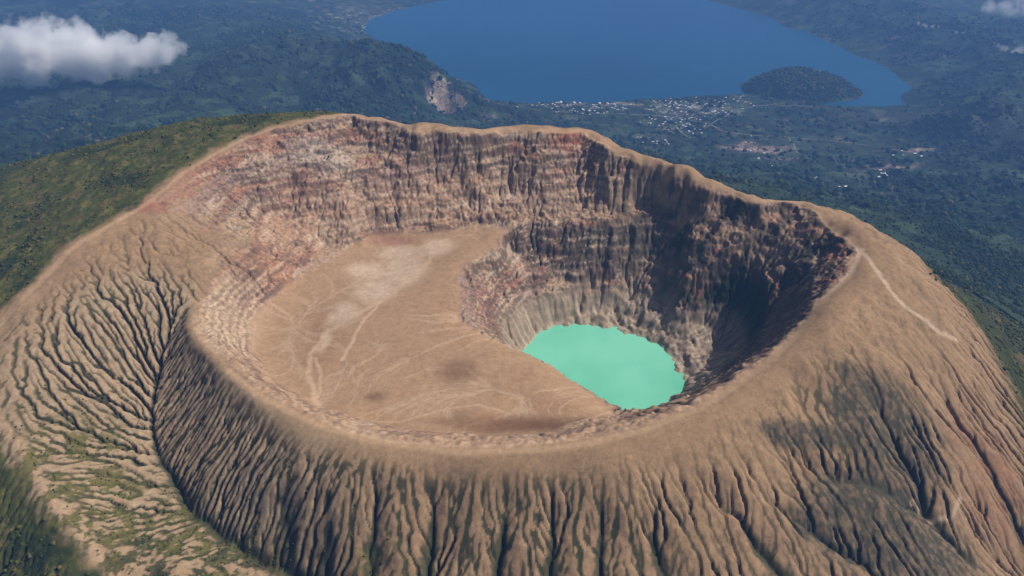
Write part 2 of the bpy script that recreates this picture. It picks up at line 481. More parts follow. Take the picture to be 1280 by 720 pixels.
ITERS = 70
for it in range(ITERS):
    rec, S, A = flow(H, 0.35)
    drop = H - H.ravel()[rec]
    dh = 0.024 * Kmask * np.maximum(np.sqrt(A) - A_C, 0.08) * S
    H -= np.minimum(dh, 0.6 * drop)
    lap = np.zeros_like(H)
    lap[1:-1, 1:-1] = H[:-2, 1:-1] + H[2:, 1:-1] + H[1:-1, :-2] + H[1:-1, 2:] - 4 * H[1:-1, 1:-1]
    H += (0.005 + 0.05 * smooth_band * out_m + 0.05 * floor_m) * lap
n_w = fbm(CX, CY, 11, 2, 90)
crag = fbm(CX, CY, 9, 3, 83, 0.6, True)
calm = (0.15 + 0.85 * sstep(760, 900, CY)) * (0.35 + 0.65 * sstep(-165, -135, H))
H += in_m * calm * sstep(0.2, 0.6, slope0) * (3.3 * crag + 2.0 * fbm(CX, CY, 5, 2, 84) + 3.0 * np.maximum(fbm(CX + 4 * n_w, CY, 17, 3, 89, 0.6), 0))
rug = out_m * sstep(0.0, 0.6, 1 - smooth_band) * (1 - 0.6 * apron)
H += out_m * 0.3 * fbm(CX, CY, 7, 3, 92, 0.6)
H += rug * (0.75 * fbm(CX, CY, 8, 3, 86, 0.65, True) + 0.45 * fbm(CX, CY, 4.5, 2, 88))
Acc = np.zeros_like(H)
for _ in range(4):
    Acc += flow(H, 0.3)[2]
Acc = np.log2(1 + Acc / 4)
H = np.where(core_w > 0, H * core_w + Z0[iy0:iy0 + ny, ix0:ix0 + nx] * (1 - core_w), H)

Z = Z0.copy()
# relief of the lowland
far = np.maximum(np.maximum(cx[0] - GX, GX - cx[-1]), np.maximum(cy[0] - GY, GY - cy[-1]))
fw = sstep(0, 900, far)
hill = sstep(-1470, -1300, Z0)
d_big = seg_dist(GX, GY, W_BIG)
in_big = in_poly(GX, GY, W_BIG)
shore_w = np.where(in_big, 0.0, sstep(0, 700, d_big))
rough = fbm(GX + 200 * fbm(GX, GY, 900, 2, 87), GY, 1000, 6, 81, 0.55, True)
Z += (fw * shore_w * (18 + 120 * hill) * (rough - 0.15)).astype(np.float32)
Z += (sstep(0, 200, far) * shore_w * 10 * fbm(GX, GY, 160, 4, 85)).astype(np.float32)
Z += np.where(in_big, 0, sstep(20, 200, d_big) * 8).astype(np.float32)
# the wooded island in the lake
ISL = (2745.0, 6405.0)
wob = 1 + 0.16 * fbm(GX, GY, 420, 3, 91)
ri = np.sqrt(((GX - ISL[0]) / 560.0) ** 2 + ((GY - ISL[1]) / 330.0) ** 2) / wob
isl = (1 - sstep(0.45, 1.08, ri)) * (215 + 110 * fbm(GX, GY, 240, 5, 95))
isl *= 1 - 0.6 * sstep(-60, 520, GX - ISL[0])
isl = 185 * (1 - np.exp(-np.maximum(isl, 0) / 120.0)) + 14 * fbm(GX, GY, 70, 3, 97)
isl = np.where(ri < 1.1, isl - 4, -999)
Z = np.where(ri < 1.1, np.maximum(Z, BIG_Z + isl), Z).astype(np.float32)
Z[iy0:iy0 + ny, ix0:ix0 + nx] = H


def ground(x, y):
    i = int(np.clip(np.searchsorted(gx, x) - 1, 0, NX - 2))
    j = int(np.clip(np.searchsorted(gy, y) - 1, 0, NY - 2))
    t, s = (x - gx[i]) / (gx[i + 1] - gx[i]), (y - gy[j]) / (gy[j + 1] - gy[j])
    return float((Z[j, i] * (1 - t) + Z[j, i + 1] * t) * (1 - s) + (Z[j + 1, i] * (1 - t) + Z[j + 1, i + 1] * t) * s)


# ------------------------------------------------------------------ surface colours (what each surface itself is, plus one painted shadow patch)
def mix(c, col, m):
    m = np.clip(m, 0, 1)[..., None]
    return c * (1 - m) + np.array(col, np.float32) * m


n1 = fbm(CX, CY, 120, 4, 101)
n2 = fbm(CX, CY, 30, 4, 105)
n3 = fbm(CX, CY, 8, 3, 109)
gyv, gxv = np.gradient(H, DX)
slope = np.sqrt(gxv ** 2 + gyv ** 2)
ash = np.zeros(H.shape + (3,), np.float32) + np.array((0.275, 0.178, 0.104), np.float32)
C = ash * (1 + 0.16 * n1 + 0.14 * n2 + 0.10 * n3)[..., None]
# basin floor: ochre ash, pale washed silt, tracks
C = mix(C, (0.335, 0.215, 0.130), floor_m * (0.85 + 0.3 * n2))
C = mix(C, (0.27, 0.155, 0.088), floor_m * 0.5 * sstep(0.0, 0.5, n1 + 0.5 * fbm(CX, CY, 45, 4, 111)))
C = mix(C, (0.44, 0.315, 0.215), floor_m * 0.6 * sstep(5.2, 7.5, Acc + 0.5 * n2))
silt = 0
for px, py, z, rx, ry in ((505, 335, -50, 42, 55), (470, 360, -49, 38, 40), (545, 310, -46, 40, 28), (500, 310, -45, 45, 22),
                          (430, 390, -49, 26, 34), (405, 420, -48, 12, 30), (460, 335, -47, 40, 30)        ):
    silt = np.maximum(silt, blob(CX + 14 * n2, CY + 14 * n1, px, py, z, rx, ry, 0.6))
C = mix(C, (0.49, 0.365, 0.265), silt * floor_m * (0.95 + 0.6 * n2))
tr1 = np.array([at(*p) for p in [(560, 300, -46), (520, 345, -52), (480, 372, -51), (440, 396, -49), (405, 412, -48), (388, 440, -48),
                                 (386, 470, -48), (394, 500, -45), (404, 520, -38)]])
tr2 = np.array([at(*p) for p in [(480, 372, -51), (455, 400, -50), (440, 425, -50), (428, 450, -50)]])
tr3 = np.array([at(*p) for p in [(395, 445, -48), (402, 470, -48), (398, 500, -46)]])
for W, w in ((tr1, 4.5), (tr2, 3.0), (tr3, 2.5)):
    d = seg_dist(CX + 5 * n2, CY + 5 * n1, W)
    C = mix(C, (0.47, 0.33, 0.22), (1 - sstep(w * 0.5, w * 1.6, d)) * 0.8 * (1 - in_m))
tr4 = np.array([at(*p) for p in [(335, 470, -30), (352, 492, -22), (385, 518, -14), (430, 540, -8), (490, 552, -4), (560, 557, -3), (640, 557, -3), (720, 551, -3)]])
tr5 = np.array([at(*p) for p in [(404, 520, -38), (440, 528, -38), (500, 528, -44), (560, 512, -52), (600, 506, -55), (640, 515, -55)]])
for W, w_, a_ in ((tr4, 3.0, 0.7), (tr5, 2.0, 0.5)):
    C = mix(C, (0.47, 0.33, 0.22), (1 - sstep(w_ * 0.5, w_ * 1.8, seg_dist(CX + 5 * n2, CY + 5 * n1, W))) * a_)
for px, py, z, rx, ry, a in ((570, 470, -57, 26, 28, 0.75), (470, 497, -48, 15, 11, 0.75), (655, 530, -52, 74, 22, 1.0), (600, 536, -46, 40, 12, 0.6),
                             (560, 528, -44, 22, 10, 0.5)):
    C = mix(C, (0.165, 0.088, 0.050), a * blob(CX + 22 * n2, CY + 18 * n1, px, py, z, rx, ry, 0.75))
# walls: layered lava and ash, pale, red and grey beds
lay = H + 12 * fbm(CX, CY, 200, 3, 121) + 4 * n2 + 2.5 * n3
b1 = fbm(lay, 0.15 * CX, 11, 3, 123)
b2 = fbm(lay, 0.1 * CX, 26, 2, 127)
C = mix(C, (0.37, 0.245, 0.165), in_m * 0.7)
C = mix(C, (0.17, 0.115, 0.085), in_m * sstep(0.08, 0.24, b1) * sstep(0.35, 0.7, slope) * 0.65)
C = mix(C, (0.42, 0.30, 0.21), in_m * sstep(0.12, 0.26, -b1) * 0.6)
C = mix(C, (0.27, 0.115, 0.080), in_m * sstep(880, 1000, CY) * sstep(0.05, 0.25, b2 + 0.3 * n1) * 0.7)
C = mix(C, (0.235, 0.160, 0.145), in_m * sstep(880, 1000, CY) * sstep(0.08, 0.25, -b2 + 0.4 * n1) * 0.6)
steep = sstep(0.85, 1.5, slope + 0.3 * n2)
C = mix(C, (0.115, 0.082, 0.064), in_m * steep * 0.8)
for px, py, z, rx, ry, col, a in (
        (400, 190, 95, 70, 40, (0.38, 0.32, 0.28), 0.7), (390, 235, 50, 80, 45, (0.30, 0.155, 0.115), 0.6),
        (500, 240, 15, 70, 40, (0.29, 0.16, 0.12), 0.45), (710, 182, 80, 38, 26, (0.26, 0.070, 0.045), 0.9),
        (190, 256, 94, 30, 20, (0.25, 0.09, 0.06), 0.75), (490, 297, -42, 55, 14, (0.29, 0.13, 0.10), 0.7),
        (250, 215, 108, 40, 26, (0.27, 0.13, 0.085), 0.5), (350, 345, -35, 30, 25, (0.40, 0.22, 0.13), 0.6),
        (600, 385, -95, 34, 40, (0.26, 0.125, 0.10), 0.6), (650, 320, -70, 34, 26, (0.36, 0.27, 0.20), 0.5),
        (590, 370, -66, 10, 40, (0.28, 0.20, 0.16), 0.5), (290, 400, -20, 40, 80, (0.44, 0.33, 0.23), 0.55),
        (640, 435, -90, 12, 14, (0.46, 0.38, 0.32), 0.6)):
    C = mix(C, col, a * blob(CX + 16 * n2, CY + 16 * n3, px, py, z, rx, ry, 0.5) * (0.75 + 0.6 * n2))
C = mix(C, (0.50, 0.38, 0.27), ledge * sstep(0.0, 0.25, fr2) * (1 - sstep(0.35, 0.55, fr2)) * 0.7)
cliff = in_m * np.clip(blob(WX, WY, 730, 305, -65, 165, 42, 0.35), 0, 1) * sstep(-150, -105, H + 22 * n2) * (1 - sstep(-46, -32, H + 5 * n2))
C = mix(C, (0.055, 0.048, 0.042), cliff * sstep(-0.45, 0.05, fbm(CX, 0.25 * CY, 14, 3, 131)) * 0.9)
C = mix(C, (0.40, 0.27, 0.18), in_m * sstep(1100, 1180, CY) * sstep(-36, -24, H) * (1 - sstep(15, 60, H + 25 * n1)) * 0.55)
lay2 = H + 9 * fbm(CX, CY, 220, 3, 133) + 1.2 * n3
b3 = fbm(lay2, 0.06 * CX + 0.06 * CY, 6.5, 3, 135, 0.6)
beds = in_m * sstep(-160, -125, H + 10 * n2) * sstep(900, 1050, CY) * (1 - sstep(-150, 100, CX - 300)) * sstep(0.3, 0.6, slope)
C = mix(C, (0.115, 0.080, 0.066), beds * sstep(0.12, 0.2, b3) * 0.7)
C = mix(C, (0.45, 0.345, 0.26), beds * sstep(0.14, 0.22, -b3) * 0.6)
grit = fbm(CX, CY, 6, 2, 137)
C *= (1 + (0.45 * in_m + 0.16 * out_m) * np.clip(grit, -0.8, 0.8))[..., None]
# dark lava and moss-grown cliffs of the right wall, a shadow patch coloured in
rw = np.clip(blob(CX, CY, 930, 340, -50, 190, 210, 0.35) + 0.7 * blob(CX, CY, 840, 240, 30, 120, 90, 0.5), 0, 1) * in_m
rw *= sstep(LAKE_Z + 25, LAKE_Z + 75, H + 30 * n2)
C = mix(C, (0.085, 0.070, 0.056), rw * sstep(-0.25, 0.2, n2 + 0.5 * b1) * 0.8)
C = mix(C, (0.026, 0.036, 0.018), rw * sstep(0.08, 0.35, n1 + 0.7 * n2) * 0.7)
C = mix(C, (0.013, 0.024, 0.015), in_m * 0.95 * blob(WX + 14 * n2, WY + 10 * n1, 922, 372, -78, 64, 74, 0.22))  # near-black patch: moss together with the wall's shadow put into the colour
# outer flanks: dark scoria and scrub that follows the water lines
left_veg = np.clip(blob(CX, CY, 60, 520, -20, 150, 190, 0.6) + blob(CX, CY, 200, 600, -80, 170, 120, 0.6) +
                   blob(CX, CY, 280, 500, -40, 80, 100, 0.6) + 0.6 * blob(CX, CY, 330, 640, -90, 150, 90, 0.6), 0, 1)
near_veg = np.clip(left_veg + 1.0 * blob(CX, CY, 500, 680, -75, 270, 90, 0.5) + 0.6 * blob(CX, CY, 800, 700, -80, 220, 70, 0.6) +
                   0.95 * blob(CX, CY, 1090, 550, -50, 110, 95, 0.5) + 0.95 * blob(CX, CY, 1110, 660, -100, 140, 65, 0.5) +
                   blob(CX, CY, 300, 270, 55, 60, 60, 0.6) * 0.4, 0, 1)
Ab = blur(Acc, 2)
zeb = sstep(-0.05, 0.3, Ab - blur(Ab, 30) + 0.35 * n3 + 0.4 * n2) * (1 - smooth_band) * sstep(1.6, 2.8, blur(Ab, 4))
wet = sstep(4.3 - 0.8 * bench, 6.2 - 0.8 * bench, np.maximum(Acc, blur(Acc, 1) + 0.5) + 1.2 * n2 + 0.6 * n3)
C = mix(C, (0.345, 0.265, 0.175), out_m * np.maximum(left_veg, bench) * (1 - zeb) * 0.75 * (0.8 + n3))
C = mix(C, (0.048, 0.044, 0.024), out_m * np.maximum(near_veg, bench) * zeb * 0.95)
C = mix(C, (0.045, 0.048, 0.024), out_m * wet * (0.6 + 0.4 * np.maximum(near_veg, bench)) * (1 - smooth_band) * (1 - 0.5 * apron) * 0.92)
C = mix(C, (0.036, 0.042, 0.020), out_m * sstep(0.22, 0.5, BED + 0.22 * n3 + 0.18 * n2) * 0.85)
# grey scoria sheets, lower right
qx, qy = CX + 45 * n2 + 12 * n3, CY + 40 * n1 + 12 * n2
sc_m = np.clip(blob(qx, qy, 1105, 540, -55, 88, 72, 0.3) + blob(qx, qy, 1110, 655, -98, 140, 55, 0.3) + blob(qx, qy, 1010, 545, -25, 55, 25, 0.3), 0, 1)
C = mix(C, (0.060, 0.055, 0.040), out_m * sc_m * (0.55 + 0.45 * sstep(-0.3, 0.2, n3 + 0.5 * n2)) * 0.93)
rr = np.clip(blob(CX, CY, 1235, 600, -140, 60, 90, 0.5), 0, 1)
C = mix(C, (0.24, 0.115, 0.068), out_m * rr * 0.6 * sstep(-0.4, 0.3, n2))
# pale dust of the crest line and the trodden path on it
pale = (1 - sstep(2, 9, np.minimum(d_edge, seg_dist(WX, WY, W_CREST[5:])) + 1.5 * n2))
C = mix(C, (0.44, 0.30, 0.19), pale * 0.55)
pth = np.array([at(*p) for p in [(1074, 312, 42), (1090, 335, 38), (1105, 360, 30), (1120, 380, 22), (1150, 398, 8), (1175, 415, -8),
                                 (1195, 425, -22)]])
C = mix(C, (0.47, 0.36, 0.26), (1 - sstep(1.5, 6.5, seg_dist(CX + 4 * n2, CY, pth))) * 0.75)
pth2 = np.array([at(*p) for p in [(1030, 372, 31), (1048, 356, 36), (1066, 335, 40), (1078, 312, 43)]])
C = mix(C, (0.47, 0.36, 0.26), (1 - sstep(1.5, 5, seg_dist(CX, CY, pth2))) * 0.7)
pth3 = np.array([at(*p) for p in [(1140, 628, -110), (1165, 640, -118), (1190, 646, -128), (1205, 615, -112)]])
C = mix(C, (0.45, 0.34, 0.24), (1 - sstep(1.0, 4.5, seg_dist(CX + 5 * n3, CY + 3 * n2, pth3))) * 0.7)

# green cover: outside of the outer ridge, back slopes, lower right slopes
dW = np.array(W_CREST)
ang_out = np.where(inside, -1, d_ring)
OUTL = np.array([(-4000, 200), (-700, 200)] + [tuple(p[:2]) for p in W_CREST[0:29]] + [tuple(at(*p)[:2]) for p in
                ((1040, 262, 60), (1095, 284, 46), (1148, 325, 22), (1188, 372, -6), (1216, 425, -48), (1232, 480, -95),
                 (1247, 560, -140), (1252, 640, -172), (1246, 760, -220))] + [(4000, 400), (4000, 4000), (-4000, 4000)])
outer = in_poly(WX, WY, OUTL)
d_out = seg_dist(WX, WY, OUTL)
s_out = np.where(outer, d_out, -d_out) + 16 * n2 + 14 * n1 - 60 * sstep(-330, -230, CX) * sstep(1050, 1150, CY)
right_side = sstep(350, 800, CX)
green = sstep(4 + 10 * right_side, 22 + 60 * right_side, s_out)
# grassy tongues down in the left valley
grass = np.clip(0.8 * blob(CX, CY, 150, 625, -85, 110, 50, 0.6) + 0.7 * blob(CX, CY, 240, 690, -110, 90, 40, 0.6) + 0.5 * blob(CX, CY, 90, 540, -45, 70, 60, 0.6) + blob(CX, CY, 70, 600, -45, 60, 90, 0.6) + blob(CX, CY, 160, 690, -95, 110, 50, 0.6) + blob(CX, CY, 20, 700, -95, 70, 70, 0.6) +
                0.7 * blob(CX, CY, 320, 690, -110, 40, 25, 0.5) + 0.6 * blob(CX, CY, 470, 705, -85, 40, 25, 0.5), 0, 1)
green = np.maximum(green, grass * sstep(-0.12, 0.10, n2 + 0.7 * n3 + 0.25 * (zeb - 0.4) + 0.05) * 0.9 * out_m)
gcol = np.zeros_like(C) + np.array((0.055, 0.062, 0.018), np.float32)
gcol = mix(gcol, (0.115, 0.105, 0.032), sstep(-0.1, 0.4, n2 + 0.5 * n3))
gcol = mix(gcol, (0.024, 0.036, 0.014), sstep(0.0, 0.4, n1 - 0.3 * n3))
gcol = mix(gcol, (0.026, 0.036, 0.014), right_side * sstep(20, 120, s_out) * 0.7)
gcol = mix(gcol, (0.13, 0.095, 0.045), sstep(0.15, 0.5, fbm(CX, CY, 55, 4, 141)) * 0.7)
th = np.arctan2(CY - 1000, CX - 185)
fan = fbm(th * 200, 0.03 * np.hypot(CX - 185, CY - 1000), 9, 4, 175, 0.6)
scree = in_m * (1 - sstep(-165, -112, H + 26 * n1 + 18 * fan))
C = mix(C, (0.33, 0.255, 0.19), scree * 0.8)
C = mix(C, (0.44, 0.36, 0.28), scree * sstep(0.05, 0.3, fan) * 0.7)
C = mix(C, (0.16, 0.12, 0.095), scree * sstep(0.08, 0.3, -fan) * 0.75)
C = mix(C, (0.42, 0.36, 0.27), in_m * (1 - sstep(LAKE_Z + 1.5, LAKE_Z + 6, H + 1.5 * n2)) * 0.6)
H += green * outer * (1.6 * fbm(CX, CY, 26, 4, 143, 0.6, True) + 0.9 * fbm(CX, CY, 7, 3, 145, 0.6))
Z[iy0:iy0 + ny, ix0:ix0 + nx] = H * core_w + Z[iy0:iy0 + ny, ix0:ix0 + nx] * (1 - core_w)
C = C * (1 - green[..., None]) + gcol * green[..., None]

FC = np.zeros(Z.shape + (3,), np.float32) + np.array((0.027, 0.045, 0.024), np.float32)
m1, m2, m3 = fbm(GX, GY, 700, 5, 151), fbm(GX, GY, 180, 4, 155), fbm(GX, GY, 2500, 3, 159)
FC = mix(FC, (0.008, 0.020, 0.013), sstep(-0.15, 0.2, m1 + 0.5 * m2) * 0.85)
FC = mix(FC, (0.065, 0.070, 0.036), sstep(0.05, 0.3, m2 + 0.4 * m3) * 0.5 * (1 - 0.6 * hill))
flat = (1 - sstep(-1420, -1200, Z0)) * (GY > 2500)
FC = mix(FC, (0.12, 0.105, 0.075), flat * sstep(0.18, 0.45, fbm(GX, GY, 260, 5, 163)) * 0.6)
for px, py, z, rx, ry, col, a in (
        (945, 185, -1400, 230, 130, (0.30, 0.20, 0.165), 0.8), (975, 205, -1380, 130, 120, (0.24, 0.19, 0.14), 0.6),
        (1135, 193, -1400, 140, 90, (0.34, 0.22, 0.19), 0.85), (1112, 216, -1350, 150, 60, (0.32, 0.21, 0.18), 0.8),
        (812, 172, -1440, 150, 70, (0.24, 0.24, 0.22), 0.6), (560, 106, -1085, 110, 110, (0.42, 0.31, 0.23), 0.85), (545, 100, -1040, 60, 80, (0.40, 0.30, 0.22), 0.7),
        (600, 118, -1250, 160, 130, (0.20, 0.15, 0.11), 0.5), (1120, 150, -1480, 500, 200, (0.105, 0.08, 0.07), 0.5),
        (1240, 150, -1220, 180, 120, (0.12, 0.10, 0.07), 0.5), (740, 132, -1495, 330, 60, (0.22, 0.20, 0.18), 0.5),
        (870, 140, -1485, 400, 130, (0.17, 0.15, 0.13), 0.45), (450, 15, -1450, 500, 400, (0.15, 0.13, 0.11), 0.4),
        (1060, 120, -1480, 120, 70, (0.14, 0.11, 0.07), 0.5)):
    FC = mix(FC, col, a * blob(GX + 90 * m2, GY + 90 * m2, px, py, z, rx, ry, 0.5) * sstep(-0.35, 0.15, fbm(GX, GY, 90, 4, 171)))
town = np.clip(blob(GX, GY, 740, 133, -1495, 420, 90, 0.5) + blob(GX, GY, 862, 138, -1485, 420, 190, 0.5) + 0.7 * blob(GX, GY, 850, 160, -1450, 260, 110, 0.5) +
               0.6 * blob(GX, GY, 450, 25, -1450, 600, 500, 0.5), 0, 1)
FC = mix(FC, (0.36, 0.34, 0.31), town * sstep(0.12, 0.32, fbm(GX, GY, 75, 3, 173, 0.7)) * 0.75)
w4 = (core_w * 1.0)[..., None]
blk = FC[iy0:iy0 + ny, ix0:ix0 + nx]
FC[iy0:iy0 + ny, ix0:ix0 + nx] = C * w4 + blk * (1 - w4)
GREEN = np.ones_like(Z)
GREEN[iy0:iy0 + ny, ix0:ix0 + nx] = green * core_w + (1 - core_w)
FC = np.clip(FC, 0.008, 0.8)


# ------------------------------------------------------------------ meshes of the ground, split where they meet, one shared surface
def nodes_of(m):
    m.use_nodes = True
    nt = m.node_tree
    nt.nodes.clear()
    return nt, nt.nodes, nt.links


def ground_material(name, fine, coarse, bump_d, fields=False):
    m = bpy.data.materials.new(name)
    nt, nd, ln = nodes_of(m)
    out = nd.new('ShaderNodeOutputMaterial')
    bs = nd.new('ShaderNodeBsdfPrincipled')
    bs.inputs['Roughness'].default_value = 0.95
    bs.inputs['Specular IOR Level'].default_value = 0.12
    ln.new(bs.outputs[0], out.inputs[0])
    at_ = nd.new('ShaderNodeAttribute')
    at_.attribute_name = 'surface_colour'
    tc = nd.new('ShaderNodeTexCoord')

    def noise(scale, detail, rough):
        n = nd.new('ShaderNodeTexNoise')
        n.inputs['Scale'].default_value = scale
        n.inputs['Detail'].default_value = detail
        n.inputs['Roughness'].default_value = rough
        ln.new(tc.outputs['Object'], n.inputs['Vector'])
        return n
    na, nb = noise(1.0 / coarse, 6, 0.65), noise(1.0 / fine, 5, 0.7)
    mr = nd.new('ShaderNodeMapRange')
    mr.inputs[1].default_value, mr.inputs[2].default_value = 0.28, 0.72
    mr.inputs[3].default_value, mr.inputs[4].default_value = 0.82, 1.18
    ln.new(na.outputs['Fac'], mr.inputs[0])
    mr2 = nd.new('ShaderNodeMapRange')
    mr2.inputs[1].default_value, mr2.inputs[2].default_value = 0.28, 0.72
    mr2.inputs[3].default_value, mr2.inputs[4].default_value = 0.84, 1.16
    ln.new(nb.outputs['Fac'], mr2.inputs[0])
    mu = nd.new('ShaderNodeMath')
    mu.operation = 'MULTIPLY'
    ln.new(mr.outputs[0], mu.inputs[0])
    ln.new(mr2.outputs[0], mu.inputs[1])
    last = mu
    if fields:
        mr2.inputs[3].default_value, mr2.inputs[4].default_value = 0.45, 1.55
        vo = nd.new('ShaderNodeTexVoronoi')
        vo.inputs['Scale'].default_value = 1 / 95.0
        vo.distance = 'CHEBYCHEV'
        ln.new(tc.outputs['Object'], vo.inputs['Vector'])
        sp = nd.new('ShaderNodeSeparateColor')
        ln.new(vo.outputs['Color'], sp.inputs[0])
        m3_ = nd.new('ShaderNodeMapRange')
        m3_.inputs[1].default_value, m3_.inputs[2].default_value = 0.35, 1.0
        m3_.inputs[3].default_value, m3_.inputs[4].default_value = 0.75, 1.9
        ln.new(sp.outputs[0], m3_.inputs[0])
        mm = nd.new('ShaderNodeMath')
        mm.operation = 'MULTIPLY'
        ln.new(mu.outputs[0], mm.inputs[0])
        ln.new(m3_.outputs[0], mm.inputs[1])
        last = mm
    vm = nd.new('ShaderNodeVectorMath')
    vm.operation = 'SCALE'
    ln.new(at_.outputs['Color'], vm.inputs[0])
    ln.new(last.outputs[0], vm.inputs['Scale'])
    ln.new(vm.outputs[0], bs.inputs['Base Color'])
    bp = nd.new('ShaderNodeBump')
    bp.inputs['Strength'].default_value = 1.0
    bp.inputs['Distance'].default_value = bump_d
    ad = nd.new('ShaderNodeMath')
    ad.operation = 'ADD'
    ln.new(na.outputs['Fac'], ad.inputs[0])
    ln.new(nb.outputs['Fac'], ad.inputs[1])
    ln.new(ad.outputs[0], bp.inputs['Height'])
    ln.new(bp.outputs[0], bs.inputs['Normal'])
    return m


def sheet(name, face_mask, mat):
    j, i = np.nonzero(face_mask)
    a = j * NX + i
    quads = np.stack([a, a + 1, a + NX + 1, a + NX], 1)
    used, inv = np.unique(quads, return_inverse=True)
    inv = inv.reshape(-1)
    me = bpy.data.meshes.new(name)
    me.vertices.add(len(used))
    co = np.stack([GX.ravel()[used], GY.ravel()[used], Z.ravel()[used]], 1).astype(np.float32)
    me.vertices.foreach_set('co', co.ravel())
    nf = len(quads)
    me.loops.add(nf * 4)
    me.polygons.add(nf)
    me.loops.foreach_set('vertex_index', inv.astype(np.int32))
    me.polygons.foreach_set('loop_start', np.arange(0, nf * 4, 4, dtype=np.int32))
    me.update(calc_edges=True)
    me.polygons.foreach_set('use_smooth', np.ones(nf, bool))
    ca = me.color_attributes.new('surface_colour', 'FLOAT_COLOR', 'POINT')
    cc = np.concatenate([FC.reshape(-1, 3)[used], np.ones((len(used), 1), np.float32)], 1)
    ca.data.foreach_set('color', cc.ravel().astype(np.float32))
    me.materials.append(mat)
    o = bpy.data.objects.new(name, me)
    COL.objects.link(o)
    o['kind'] = 'structure'
    return o


fxc, fyc = (GX[:-1, :-1] + GX[1:, 1:]) / 2, (GY[:-1, :-1] + GY[1:, 1:]) / 2
r_v = np.sqrt(((fxc - 50) / 1900) ** 2 + ((fyc - 1000) / 1900) ** 2)
volc = r_v < 1
isl_f = (((fxc - ISL[0]) / 660) ** 2 + ((fyc - ISL[1]) / 380) ** 2) < 1
HILLP = np.array([at(*p)[:2] for p in ((270, 72, -1060), (330, 58, -1060), (430, 56, -1200), (500, 68, -1380), (560, 100, -1420), (625, 134, -1420),
                                       (565, 155, -1360), (480, 156, -1170), (380, 136, -1080), (300, 110, -1060))])
hill_f = in_poly(fxc, fyc, HILLP)
mat_v = ground_material('volcanic_ash_and_scrub', 2.2, 9.0, 0.4)
mat_l = ground_material('fields_and_woodland', 26.0, 120.0, 22.0, True)
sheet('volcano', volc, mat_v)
sheet('valley', ~volc & ~isl_f & ~hill_f, mat_l)
sheet('hill', hill_f, mat_l)
sheet('island', isl_f, mat_l)


# ------------------------------------------------------------------ water
def water(name, pts, z, mat):
    bm = bmesh.new()
    bm.faces.new([bm.verts.new((x, y, z)) for x, y in pts])
    bmesh.ops.triangulate(bm, faces=bm.faces[:])
    me = bpy.data.meshes.new(name)
    bm.to_mesh(me)
    bm.free()
    me.materials.append(mat)
    o = bpy.data.objects.new(name, me)
    COL.objects.link(o)
    o['kind'] = 'structure'
    return o


def water_material(name, c1, c2, scale, rough, bump, spec):
    m = bpy.data.materials.new(name)
    nt, nd, ln = nodes_of(m)
    out, bs = nd.new('ShaderNodeOutputMaterial'), nd.new('ShaderNodeBsdfPrincipled')
    ln.new(bs.outputs[0], out.inputs[0])
    tc, n = nd.new('ShaderNodeTexCoord'), nd.new('ShaderNodeTexNoise')
    n.inputs['Scale'].default_value = scale
    n.inputs['Detail'].default_value = 4
    ln.new(tc.outputs['Object'], n.inputs['Vector'])
    rp = nd.new('ShaderNodeValToRGB')
    rp.color_ramp.elements[0].position, rp.color_ramp.elements[1].position = 0.35, 0.65
    rp.color_ramp.elements[0].color, rp.color_ramp.elements[1].color = c1 + (1,), c2 + (1,)
    ln.new(n.outputs['Fac'], rp.inputs[0])
    ln.new(rp.outputs[0], bs.inputs['Base Color'])
    bs.inputs['Roughness'].default_value = rough
    bs.inputs['Specular IOR Level'].default_value = spec
    n2_ = nd.new('ShaderNodeTexNoise')
    n2_.inputs['Scale'].default_value = scale * 40
    n2_.inputs['Detail'].default_value = 3
    ln.new(tc.outputs['Object'], n2_.inputs['Vector'])
    bp = nd.new('ShaderNodeBump')
    bp.inputs['Distance'].default_value = bump
    bp.inputs['Strength'].default_value = 0.4
    ln.new(n2_.outputs['Fac'], bp.inputs['Height'])
    ln.new(bp.outputs[0], bs.inputs['Normal'])
    return m


mat_acid = water_material('milky_turquoise_water', (0.115, 0.46, 0.315), (0.190, 0.57, 0.420), 0.006, 0.35, 0.05, 0.25)
mat_blue = water_material('deep_blue_water', (0.001, 0.046, 0.112), (0.004, 0.070, 0.150), 0.0004, 0.25, 0.6, 0.25)
lc = (180, 1010)
water('crater_lake', [(lc[0] + 250 * math.cos(a), lc[1] + 215 * math.sin(a)) for a in np.linspace(0, 2 * math.pi, 73)[:-1]], LAKE_Z, mat_acid)
ctr = W_BIG[:, :2].mean(0)
water('lake', [tuple(ctr + (p[:2] - ctr) * 1.06) for p in W_BIG[:-1]], BIG_Z, mat_blue)

# ------------------------------------------------------------------ scrub: uncountable bushes and low trees
_t = (1 + 5 ** 0.5) / 2
ICO_V = np.array([(-1, _t, 0), (1, _t, 0), (-1, -_t, 0), (1, -_t, 0), (0, -1, _t), (0, 1, _t), (0, -1, -_t), (0, 1, -_t),
                  (_t, 0, -1), (_t, 0, 1), (-_t, 0, -1), (-_t, 0, 1)], np.float32)
ICO_V /= np.linalg.norm(ICO_V[0])
ICO_F = np.array([(0, 11, 5), (0, 5, 1), (0, 1, 7), (0, 7, 10), (0, 10, 11), (1, 5, 9), (5, 11, 4), (11, 10, 2), (10, 7, 6), (7, 1, 8),
                  (3, 9, 4), (3, 4, 2), (3, 2, 6), (3, 6, 8), (3, 8, 9), (4, 9, 5), (2, 4, 11), (6, 2, 10), (8, 6, 7), (9, 8, 1)], np.int32)


